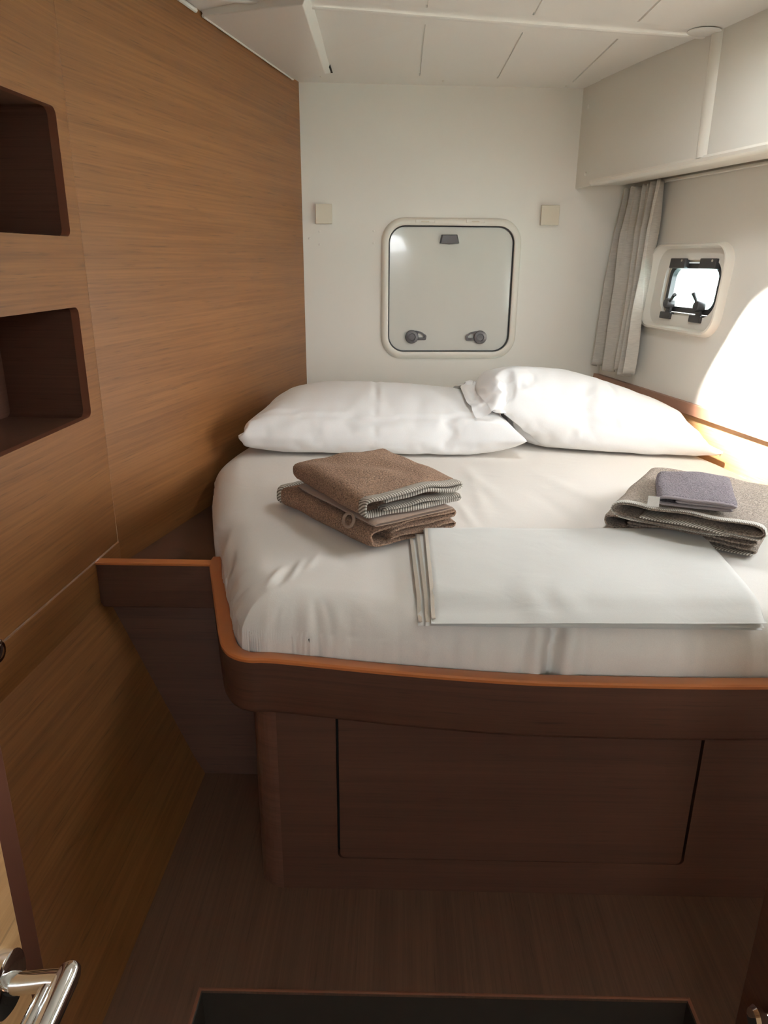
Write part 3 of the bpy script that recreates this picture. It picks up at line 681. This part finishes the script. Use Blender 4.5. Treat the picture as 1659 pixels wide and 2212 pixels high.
def simulate(mf, M, colliders, frames, pressure, grav=.5):
    me, flap_from = mf
    o = bpy.data.objects.new('sim', me); col.objects.link(o); me.transform(M)
    md = o.modifiers.new('c', 'CLOTH'); s = md.settings
    s.quality = 6; s.mass = .06; s.tension_stiffness = s.compression_stiffness = 25; s.shear_stiffness = 8; s.bending_stiffness = .15
    s.tension_damping = s.compression_damping = s.shear_damping = 8; s.bending_damping = .5; s.air_damping = 3
    s.effector_weights.gravity = grav
    if flap_from:
        vg = o.vertex_groups.new(name='air'); vg.add(list(range(flap_from)), 1.0, 'REPLACE'); s.vertex_group_pressure = 'air'
    s.use_pressure = True; s.uniform_pressure_force = pressure; s.shrink_min = -.05
    c = md.collision_settings; c.use_collision = True; c.distance_min = .006; c.use_self_collision = False; c.collision_quality = 3
    md.point_cache.frame_start = 1; md.point_cache.frame_end = frames
    for k in colliders:
        if not k.modifiers:
            k.modifiers.new('k', 'COLLISION'); k.collision.thickness_outer = .006; k.collision.damping = .5; k.collision.cloth_friction = 20
    sc.frame_start = 1; sc.frame_end = frames
    for f in range(1, frames + 1): sc.frame_set(f)
    nm = bpy.data.meshes.new_from_object(o.evaluated_get(bpy.context.evaluated_depsgraph_get())); bpy.data.objects.remove(o); return nm
def collider(V, cuts=6):
    m = bpy.data.meshes.new('collider'); m.from_pydata(V, [], box_geo((0, 0, 0), (1, 1, 1))[1]); bm = bmesh.new(); bm.from_mesh(m)
    bmesh.ops.recalc_face_normals(bm, faces=bm.faces[:]); bmesh.ops.subdivide_edges(bm, edges=bm.edges[:], cuts=cuts, use_grid_fill=True); bm.to_mesh(m); bm.free()
    o = bpy.data.objects.new('collider', m); col.objects.link(o); return o
cols_ = [collider(box_geo((-.9, 1.2, .3), (1.3, 3.6, Z_MAT - .005))[0]),
         collider(fbox(HU, -.3, 2.3, hz(.3), hz(1.3), -.2, .018)[0]), collider(fbox(BK, -.3, 2.0, .3, 1.4, -.3, 0)[0]), collider(fbox(P2, -.1, 1.8, .3, 1.4, -.3, 0)[0])]
def Tm(x, y, z, ry=0, rz=0, rx=0): return Matrix.Translation((x, y, z)) @ Matrix.Rotation(math.radians(rz), 4, 'Z') @ Matrix.Rotation(math.radians(ry), 4, 'Y') @ Matrix.Rotation(math.radians(rx), 4, 'X')
meL = simulate(pillow_mesh(.90, .62, 64, 42), Tm(-.122, 2.545, Z_MAT + .07, rz=1.5), cols_, 38, 4.6, .8)
oL = bpy.data.objects.new('colliderL', meL.copy()); col.objects.link(oL)
meR = simulate(pillow_mesh(.78, .62, 60, 42, flap=4, skew=.21), Tm(.595, 2.585, Z_MAT + .105, ry=3, rz=-1), cols_ + [oL], 42, 4.2, .7)
for o in cols_ + [oL]: bpy.data.objects.remove(o)
sc.frame_set(1)
def pillow_obj(me, label, nx, ny, mid=None):
    disp = {}
    if mid:   # ironed crease across the case and a line along its front edge
        for j in range(2, ny - 1):
            for d, a in ((0, -.0045), (1, .0025), (-1, .0025)): disp[j * (nx + 1) + mid + d] = a * (.6 + .4 * math.sin(j * .5))
        for i in range(4, nx - 3):
            for d, a in ((0, -.0050), (1, .0030), (-1, .0015)): disp[(5 + d + int(1.2 * math.sin(i * .15))) * (nx + 1) + i] = a
    V = [v.co + v.normal * (.0030 * pnoise(Vector((v.co.x * 22, v.co.y * 9, v.co.z * 22))) + disp.get(i, 0)) for i, v in enumerate(me.vertices)]; Fc = [tuple(p.vertices) for p in me.polygons]
    o = mk('pillow', V, Fc, 'pillowcase', smooth=True, sub=2, sharp=0); tag(o, label, 'pillow'); return o
pillow_obj(meL, 'white pillow lying flat against the wood panelled wall', 64, 42, 31)
pillow_obj(meR, 'plump white pillow resting partly on the other one, beside the hull', 60, 42, 36)

# ================================================================== FOLDED LINEN
def chaikin(P, n=3):
    P = [np.array(p, float) for p in P]
    for _ in range(n):
        Q = [P[0]]
        for a, b in zip(P[:-1], P[1:]): Q += [.75 * a + .25 * b, .25 * a + .75 * b]
        P = Q + [P[-1]]
    return P
def resamp(P, step):
    P = np.array(P); d = np.r_[0, np.cumsum(np.linalg.norm(np.diff(P, axis=0), axis=1))]; n = max(8, int(d[-1] / step)); t = np.linspace(0, d[-1], n)
    return np.c_[np.interp(t, d, P[:, 0]), np.interp(t, d, P[:, 1])], t
def ribbon(name, path, th, v0, v1, org, ang, mat, parent, wob=.004, seed=0, rows=18, skew=0.0, bulge=0.0, round_end=True, tilt=0.0, step=.006, drop=None, off=0.0):
    """folded cloth: path=(u,z) section swept from v0 to v1; ang turns u about z"""
    P, arc = resamp(chaikin(path), step); n = len(P)
    T = np.gradient(P, axis=0); T /= np.linalg.norm(T, axis=1, keepdims=True) + 1e-9; Nn = np.c_[-T[:, 1], T[:, 0]]
    P = P + Nn * off; ca, sa = math.cos(ang), math.sin(ang); V, uv = [], []
    for r in range(rows + 1):
        f = r / rows; v = lerp(v0, v1, f)
        e = min(f, 1 - f) * (v1 - v0); k = 1.0
        if round_end: k = math.sqrt(max(1 - max(0, 1 - abs(e) / (th * .6)) ** 2, .12))
        for sgn in (1, -1):
            rng_ = range(n) if sgn == 1 else range(n - 1, -1, -1)
            for i in rng_:
                ee = min(arc[i], arc[-1] - arc[i]); ke = math.sqrt(max(1 - max(0, 1 - ee / (th * .6)) ** 2, .12))
                u_, z_ = P[i] + Nn[i] * sgn * th / 2 * k * ke
                nz = pnoise(Vector((u_ * 14 + seed * 7.3, v * 11, P[i][1] * 40 + seed))); nz2 = pnoise(Vector((u_ * 9 + seed, v * 9 + 5, seed + P[i][1] * 30)))
                u2 = u_ + wob * nz2 + skew * v; z2 = z_ + wob * nz * min(1, P[i][1] / .02 + .15) + tilt * u_ + bulge * math.sin(math.pi * min(max(f, 0), 1)) * P[i][1]
                vv_ = v + wob * 1.2 * pnoise(Vector((u_ * 12, seed * 3.1, P[i][1] * 60)))
                if drop: z2 += drop(u_, v)
                V.append(Vector((org[0] + u2 * ca - vv_ * sa, org[1] + u2 * sa + vv_ * ca, org[2] + max(z2, .0008)))); uv.append((arc[i], v))
    m = 2 * n; Fc = []
    for r in range(rows):
        for i in range(m): j = (i + 1) % m; Fc.append((r * m + i, r * m + j, (r + 1) * m + j, (r + 1) * m + i))
    for r in (0, rows):
        for i in range(n - 1): q = (r * m + i, r * m + i + 1, r * m + m - 2 - i, r * m + m - 1 - i); Fc.append(q if r else q[::-1])
    return mk(name, V, Fc, mat, parent, smooth=True, loc=(org[0], org[1], org[2]), uv=uv)
def wrap(L, z0, h, th, inner=True):
    """bath-towel fold: one big fold at u=0, turned-in layers at u=L"""
    zt_, zb2 = z0 + h - th / 2, z0 + th / 2; g = th * 1.06
    P = [(.045, zt_ - g), (L * .5, zt_ - g * 1.0), (L - .014, zt_ - g), (L + .001, zt_ - g * .9), (L + .001, zt_ - g * .05), (L - .014, zt_), (L * .5, zt_ + .002), (.016, zt_), (-.004, zt_ - h * .10), (-.006, z0 + h * .5), (-.004, zb2 + h * .10), (.016, zb2), (L * .5, zb2), (L - .016, zb2), (L + .002, zb2 + g * .08), (L + .002, zb2 + g * .92), (L - .016, zb2 + g), (L * .5, zb2 + g), (.045, zb2 + g)]
    return P
ZB = Z_MAT + .003
# ---- left stack
fc = onz(806, 1190, ZB); A1 = math.radians(38)
t1 = thing('bath_towel', 'brown terry bath towel, lower one of the stack with striped hems', 'towel', (fc.x, fc.y, ZB))
ribbon('cloth', wrap(.235, 0, .050, .0115), .0115, .0, .385, (fc.x, fc.y, ZB), A1, 'terry', t1, seed=1, wob=.005, rows=26)
ribbon('hem', wrap(.235, 0, .050, .0115), .0125, .380, .402, (fc.x, fc.y, ZB), A1, 'hem_stripe', t1, seed=1, wob=.005, rows=5)
z2 = ZB + .0545
t2 = thing('face_cloth', 'thin beige face cloth with hanging loop between two brown towels', 'cloth', (fc.x, fc.y, z2))
pth = [(.20, .0090), (.03, .0095), (-.004, .0095), (-.009, .006), (-.004, .003), (.03, .003), (.21, .003)]
o2 = onz(816, 1140, z2)
ribbon('cloth', pth, .0056, .0, .335, (o2.x, o2.y, z2), math.radians(36), 'beige_cloth', t2, seed=3, wob=.003, rows=20)
vd = Vector((-math.sin(math.radians(36)), math.cos(math.radians(36)), 0)); ud = Vector((math.cos(math.radians(36)), math.sin(math.radians(36)), 0)); lpath = []
for k in range(25):
    t = k / 24 * 2 * math.pi; q_ = Vector((o2.x, o2.y, z2 + .004)) + vd * (.085 + .019 * math.cos(t)) - ud * (.019 - .006 * math.sin(t)); q_.z += -.008 + .014 * math.sin(t); lpath.append(q_)
V, Fc = tube_geo(lpath, .0036, 8, False); mk('hanging_loop', V, Fc, 'beige_cloth', t2, smooth=True)
z3 = z2 + .0140
t3 = thing('bath_towel', 'brown terry bath towel with striped hem, top of the stack by the wood wall', 'towel', (fc.x, fc.y, z3))
o3 = onz(796, 1124, z3); A3 = math.radians(33)
wp3 = wrap(.250, 0, .050, .0100)
ribbon('cloth', wp3, .0105, .028, .352, (o3.x, o3.y, z3), A3, 'terry', t3, seed=8, wob=.009, rows=26, bulge=.06)
ribbon('hem', wp3, .0098, .0, .032, (o3.x, o3.y, z3), A3, 'hem_stripe', t3, seed=8, wob=.009, rows=6)

# ---- right stack
fr_ = onz(1322, 1150, ZB); A4 = math.radians(-31)
t4 = thing('bath_towel', 'folded pale brown terry bath towel underneath the one carrying the lilac cloth', 'towel', (fr_.x, fr_.y, ZB))
o4 = onz(1308, 1142, ZB)
ribbon('cloth', wrap(.315, 0, .040, .0100), .0108, .004, .36, (o4.x, o4.y, ZB), A4, 'terry_pale', t4, seed=12, wob=.005, rows=24)
ribbon('hem', [(.02, .0048), (.10, .0048), (.20, .0048), (.312, .0048)], .0050, -.008, .010, (o4.x, o4.y, ZB), A4, 'hem_stripe', t4, seed=12, wob=.005, rows=4)
z5 = ZB + .0455
t5 = thing('bath_towel', 'pale terry bath towel with braided white hem carrying the lilac cloth', 'towel', (fr_.x, fr_.y, z5))
o5 = onz(1330, 1118, z5)
wp5 = [(.10, .019), (.17, .021), (.24, .019), (.285, .017), (.300, .022), (.292, .034), (.26, .0375), (.14, .039), (.016, .037), (-.005, .031), (-.007, .018), (.0, .008), (.03, .006), (.12, .0055), (.20, .010), (.235, .012)]
ribbon('cloth', wp5, .0095, .001, .345, (o5.x, o5.y, z5), A4, 'terry_pale', t5, seed=15, wob=.006, rows=24, tilt=-.02)
ribbon('hem', wp5, .0036, -.003, .014, (o5.x, o5.y, z5), A4, 'braid', t5, seed=15, wob=.006, rows=5, tilt=-.02, off=-.0042)
wi = [(.05, .014), (.10, .014), (.15, .019), (.20, .015), (.225, .010)]
ribbon('inner_fold', wi, .007, -.012, .12, (o5.x, o5.y, z5), A4, 'hem_stripe', t5, seed=17, wob=.005, rows=8)
z6 = z5 + .0455
t6 = thing('hand_towel', 'small lilac-grey towel folded on top of the pale bath towel', 'towel', (fr_.x + .08, fr_.y, z6))
o6 = onz(1424, 1092, z6); A6 = math.radians(-19)
wp6 = [(.185, .016), (.10, .0175), (.02, .0165), (-.004, .015), (-.006, .006), (.01, .004), (.10, .0042), (.15, .0042), (.172, .005), (.172, .0105), (.15, .0115), (.05, .0105)]
wp6 = [(.03, .0115), (.13, .0118), (.150, .0125), (.151, .0165), (.138, .0178), (.07, .0185), (.004, .0175), (-.006, .0125), (-.005, .006), (.01, .0035), (.08, .0036), (.145, .0045)]
ribbon('cloth', wp6, .0066, .006, .235, (o6.x, o6.y, z6), A6, 'terry_lilac', t6, seed=21, wob=.004, rows=20)
ribbon('hem', wp6, .0072, -.001, .008, (o6.x, o6.y, z6), A6, 'lilac_hem', t6, seed=21, wob=.004, rows=4)
tq = onz(1412, 1082, z6 + .010); fq = Fr(tq, (math.cos(A6), math.sin(A6), 0), (0, .3, 1))
V, Fc = fbox(fq, -.012, .012, -.012, .010, .0, .0012); mk('care_tag', V, Fc, 'white_tape', t6)

# ---- folded duvet cover: stacked layers, open edges at the left
zs = Z_MAT + .002
def drape(corners, z, th, nu=60, nv=26, seed=0, rr=.010, top_amp=.002):
    c = [np.array(onz(*p, zs + .006)[:2]) for p in corners]    # TL TR BR BL
    V = []; tops = []; 
    eu = np.linspace(0, 1, nu); ev = np.linspace(0, 1, nv)
    pts = np.array([[(c[0] * (1 - a) + c[1] * a) * (1 - b) + (c[3] * (1 - a) + c[2] * a) * b for b in ev] for a in eu])
    base = np.array([max(zmat(*q), Z_MAT - .022) for q in pts.reshape(-1, 2)]).reshape(nu, nv)
    for _ in range(4): base[1:-1, 1:-1] = np.maximum(base[1:-1, 1:-1], (base[:-2, 1:-1] + base[2:, 1:-1] + base[1:-1, :-2] + base[1:-1, 2:]) / 4)
    for _ in range(6): base[1:-1, :] = (base[:-2, :] + 2 * base[1:-1, :] + base[2:, :]) / 4
    base += .001
    wdt = np.linalg.norm(c[1] - c[0]); hgt = np.linalg.norm(c[3] - c[0])
    for layer in (0, 1):
        for i in range(nu):
            for j in range(nv):
                e = min(eu[i] * wdt, (1 - eu[i]) * wdt, ev[j] * hgt, (1 - ev[j]) * hgt)
                x, y = pts[i, j]; nz = pnoise(Vector((x * 7 + seed, y * 9, seed * 2.0))); nz3 = pnoise(Vector((x * 22 + seed, y * 30, seed * 2.0)))
                k = math.sqrt(max(1 - max(0, 1 - e / rr) ** 2, 0))
                zz = base[i, j] + .0025 + z
                zz += th * .5 + (th * .5 * k if layer == 0 else -th * .5 * k) + (top_amp * nz + .0006 * nz3 if layer == 0 else 0)
                V.append(Vector((x, y, zz)))
    Fc = []
    for l in (0, 1):
        for i in range(nu - 1):
            for j in range(nv - 1):
                q = (l * nu * nv + i * nv + j, l * nu * nv + (i + 1) * nv + j, l * nu * nv + (i + 1) * nv + j + 1, l * nu * nv + i * nv + j + 1); Fc.append(q[::-1] if l == 0 else q)
    bd_ = [i * nv for i in range(nu)] + [(nu - 1) * nv + j for j in range(1, nv)] + [i * nv + nv - 1 for i in range(nu - 2, -1, -1)] + [j for j in range(nv - 2, 0, -1)]
    for k in range(len(bd_)): a, b2 = bd_[k], bd_[(k + 1) % len(bd_)]; Fc.append((a, b2, nu * nv + b2, nu * nv + a))
    return V, Fc
sc_ = onz(1250, 1340, zs)
dc = thing('duvet_cover', 'folded white duvet cover lying across the foot of the mattress', 'bedding', (sc_.x, sc_.y, zs))
for k, (cn, z, th) in enumerate((([(884, 1160), (1500, 1158), (1652, 1336), (904, 1326)], 0, .006), ([(897, 1158), (1503, 1156), (1655, 1337), (920, 1333)], .0062, .006), ([(914, 1152), (1506, 1152), (1660, 1336), (932, 1336)], .0125, .009))):
    V, Fc = drape(cn, z, th, seed=k * 3 + 1, nu=70 if k == 2 else 40, nv=34 if k == 2 else 18, top_amp=.003 if k == 2 else .0006, rr=.010 if k == 2 else .004); mk('layer', V, Fc, 'cover', dc, smooth=True)
for k, (p0, p1, z) in enumerate((((886, 1161), (906, 1324), .0066), ((900, 1159), (922, 1330), .0128), ((917, 1154), (934, 1334), .0218))):
    a = onz(*p0, zs + .006); b_ = onz(*p1, zs + .006); pts = [lerp(a, b_, t) for t in np.linspace(.02, .98, 14)]
    pts = [Vector((q.x, q.y, max(zmat(q.x, q.y), Z_MAT - .022) + .0025 + z)) for q in pts]
    Vh = []
    for q in pts: Vh += [q + Vector((-.001, 0, -.001)), q + Vector((-.001, 0, .0008)), q + Vector((.006, 0, .0008)), q + Vector((.006, 0, -.001))]
    V, Fc = loft_geo([Vh[i * 4:i * 4 + 4] for i in range(len(pts))], True, True, True); mk('hem_edge', V, Fc, 'cover_hem', dc, smooth=True)

# ================================================================== WALL FITTINGS
for x0, y0, x1, y1, lab in ((681, 440, 718, 484, 'square cream wall light between the hatch and the wood wall'), (1170, 443, 1206, 487, 'square cream wall light between the hatch and the curtain')):
    a0, b1 = BK.uv(x0, y0, .018); a1, b0 = BK.uv(x1, y1, .018)
    t = thing('wall_light', lab, 'lamp', BK.p((a0 + a1) / 2, b0), 'square wall lights beside the hatch')
    V, Fc = fbox(BK, a0 + .004, a1 - .004, b0 + .004, b1 - .004, 0, .012); mk('mount', V, Fc, 'cream_plastic', t)
    V, Fc = fbox(BK, a0, a1, b0, b1, .010, .024); mk('cover', V, Fc, 'cream_switch', t, bevel=.0025, seg=3)

# curtain gathered in the corner by the hull
ct = [HU.uv(*p, .04) for p in ((1356, 408), (1432, 398))]; cb = [HU.uv(*p, .05) for p in ((1288, 788), (1366, 806))]
NS, NZ = 150, 44; V = []
for j in range(NZ + 1):
    t = j / NZ; a0 = lerp(ct[0][0], cb[0][0], t) + .004 * math.sin(t * 9); a1 = lerp(ct[1][0], cb[1][0], t ** .9); b_ = lerp(hz(1.525), hz(.822), t)
    for i in range(NS + 1):
        s = i / NS; ph = s * 2 * math.pi * 4.4 + .8 * math.sin(3 * t + s * 5) + .5 * math.sin(9 * s)
        pinch = .55 + .45 * min(1, t / .25); amp = .026 * pinch * (.8 + .5 * math.sin(s * 7 + 1))
        h = .040 + .008 * t + amp * math.sin(ph) + (.007 * math.sin(ph * 2.7 + 1) if t < .25 else .007 * math.sin(ph * 2.7 + 1) * max(0, 1 - (t - .25) / .4)) + .004 * pnoise(Vector((s * 6, t * 5, 1)))
        V.append(HU.p(lerp(a0, a1, s) + .006 * math.cos(ph), b_ - .012 * (1 - s) * (1 - t) + .008 * math.sin(ph * .5) * t, max(h, .008)))
Fc = [(j * (NS + 1) + i, j * (NS + 1) + i + 1, (j + 1) * (NS + 1) + i + 1, (j + 1) * (NS + 1) + i) for j in range(NZ) for i in range(NS)]
cur_ = mk('curtain', V, Fc, 'linen', smooth=True); sm = cur_.modifiers.new('th', 'SOLIDIFY'); sm.thickness = .0016
tag(cur_, 'grey-beige linen curtain gathered in the corner beside the port', 'curtain')

# latch at the left edge of the trim band
a, b_ = P1.uv(-14, 1408)
lt = thing('push_latch', 'round chrome latch on the wood trim band of the wall', 'latch', P1.p(a, b_))
V, Fc = disc_geo(P1, a, b_, [(.024, .003), (.024, .009), (.020, .012), (.015, .010)], 28); mk('bezel', V, Fc, 'chrome', lt, smooth=True)
V, Fc = disc_geo(P1, a, b_, [(.0145, .004), (.0145, .012), (.012, .014)], 24); mk('button', V, Fc, 'chrome', lt, smooth=True)

# ================================================================== DOORWAY
# open door at the left with its chrome lever
DX = -.312; DF = Fr((DX, 0, 0), (0, 1, 0), (0, 0, 1))
def onx(x, y, X0): r = ray(x, y); return CAM + r * (X0 / r.x)
e_ = onx(60, 2098, DX); dy1 = e_.y
dr_ = thing('door_leaf', 'light wood cabin door standing open with a chrome lever', 'door', (DX, .1, -.2))
V, Fc = box_geo((DX - .03, dy1 - .62, -.215), (DX, dy1, 1.72)); mk('leaf', V, Fc, 'veneer_light', dr_, bevel=.002)
hp_ = onx(2, 2112, DX); LX = -.263
lv = onx(152, 2092, LX); hz_ = (hp_.z + onx(120, 2150, LX).z) / 2
V, Fc = disc_geo(DF, hp_.y - .004, hz_, [(.025, .0), (.025, .009), (.022, .011), (.012, .0115)], 32); rs_ = mk('rosette', V, Fc, 'chrome', dr_, smooth=True)
V, Fc = tube_geo([(DX, hp_.y - .004, hz_), (DX + .02, hp_.y - .003, hz_), (LX - .010, hp_.y, hz_), (LX, hp_.y, hz_)], [.0105, .0085, .0085, .009], 20); hn = mk('handle', V, Fc, 'chrome', dr_, smooth=True)
ytip = lv.y
yy = [ytip - d for d in (0, .0012, .004, .009, .016, .04, .08, .12, .128, .132)]
rr_ = [.0012, .0045, .0075, .0092, .0098, .0098, .0096, .0094, .007, .001]
V, Fc = tube_geo([(LX + .004, y, hz_ + .002) for y in yy], rr_, 24); mk('lever', V, Fc, 'chrome', hn, smooth=True)
yy = [ytip - .010 - d for d in (0, .004, .012, .04, .08, .115)]
V, Fc = tube_geo([(LX - .0095, y, hz_ - .001) for y in yy], [.001, .004, .006, .0065, .0065, .004], 16); mk('lever_back', V, Fc, 'chrome', hn, smooth=True)
# jamb between the door and the wall
JX = -.50; j2 = onx(64, 1925, JX)
V, Fc = box_geo((JX - .03, j2.y - .075, 0), (JX, j2.y, 1.86)); structure(mk('trim_3', V, Fc, 'jamb_wood', bevel=.003))
# right side of the doorway
KX = .50; k2 = onx(1622, 2050, KX)
V, Fc = box_geo((KX, k2.y - .55, 0), (KX + .025, k2.y, .95)); structure(mk('trim_4', V, Fc, 'veneer_dark', bevel=.003))
KF = Fr((KX, 0, 0), (0, -1, 0), (0, 0, 1)); q = onx(1676, 2204, KX)
kn = thing('door_pull', 'chrome pull on the dark wood panel beside the doorway', 'handle', (KX, q.y, q.z))
V, Fc = disc_geo(KF, -q.y, q.z, [(.011, .0), (.010, .004), (.008, .012), (.016, .020), (.0175, .026), (.014, .031), (.005, .033)], 24); mk('knob', V, Fc, 'chrome', kn, smooth=True)

# ================================================================== OUTSIDE, seen through the port
V, Fc = box_geo((-150, -150, -1.4), (300, 300, -1.2)); wt = structure(mk('water', V, Fc, 'water'))
dirp = (HU.p((pa0 + pa1) / 2, (pb0 + pb1) / 2) - CAM); dirp.z = 0; dirp.normalize(); side = Vector((dirp.y, -dirp.x, 0))
def obox(cen, hw, hd, z0, z1): 
    f = Fr(Vector((cen.x, cen.y, 0)), side, (0, 0, 1)); return fbox(f, -hw, hw, z0, z1, -hd, hd)
qy = thing('quay', 'pale stone quay across the water outside the port', 'quay', dirp * 40 + Vector((0, 0, -1.2)))
V, Fc = obox(dirp * 40, 30, 2, -1.2, .2); mk('wall', V, Fc, 'stone', qy)
V, Fc = obox(dirp * 40, 30, 2.1, .2, .4); mk('coping', V, Fc, 'white_hull', qy)
bt = thing('moored_boat', 'white motor boat moored off the quay outside the port', 'boat', dirp * 26 + Vector((0, 0, -1.2)))
bc = dirp * 26 + side * .5
f = Fr(Vector((bc.x, bc.y, 0)), side, (0, 0, 1))
hull_l = [[f.p(a * k, z, h * k2) for a, h in ((-2.2, -.8), (1.2, -.8), (2.6, 0), (1.2, .8), (-2.2, .8))] for z, k, k2 in ((-1.25, .8, .6), (-.5, 1, 1))]
V, Fc = loft_geo(hull_l, True, True, True); mk('hull', V, Fc, 'white_hull', bt)
V, Fc = fbox(f, -1.4, .6, -.5, .25, -.55, .55); mk('cabin', V, Fc, 'green_paint', bt, bevel=.1)
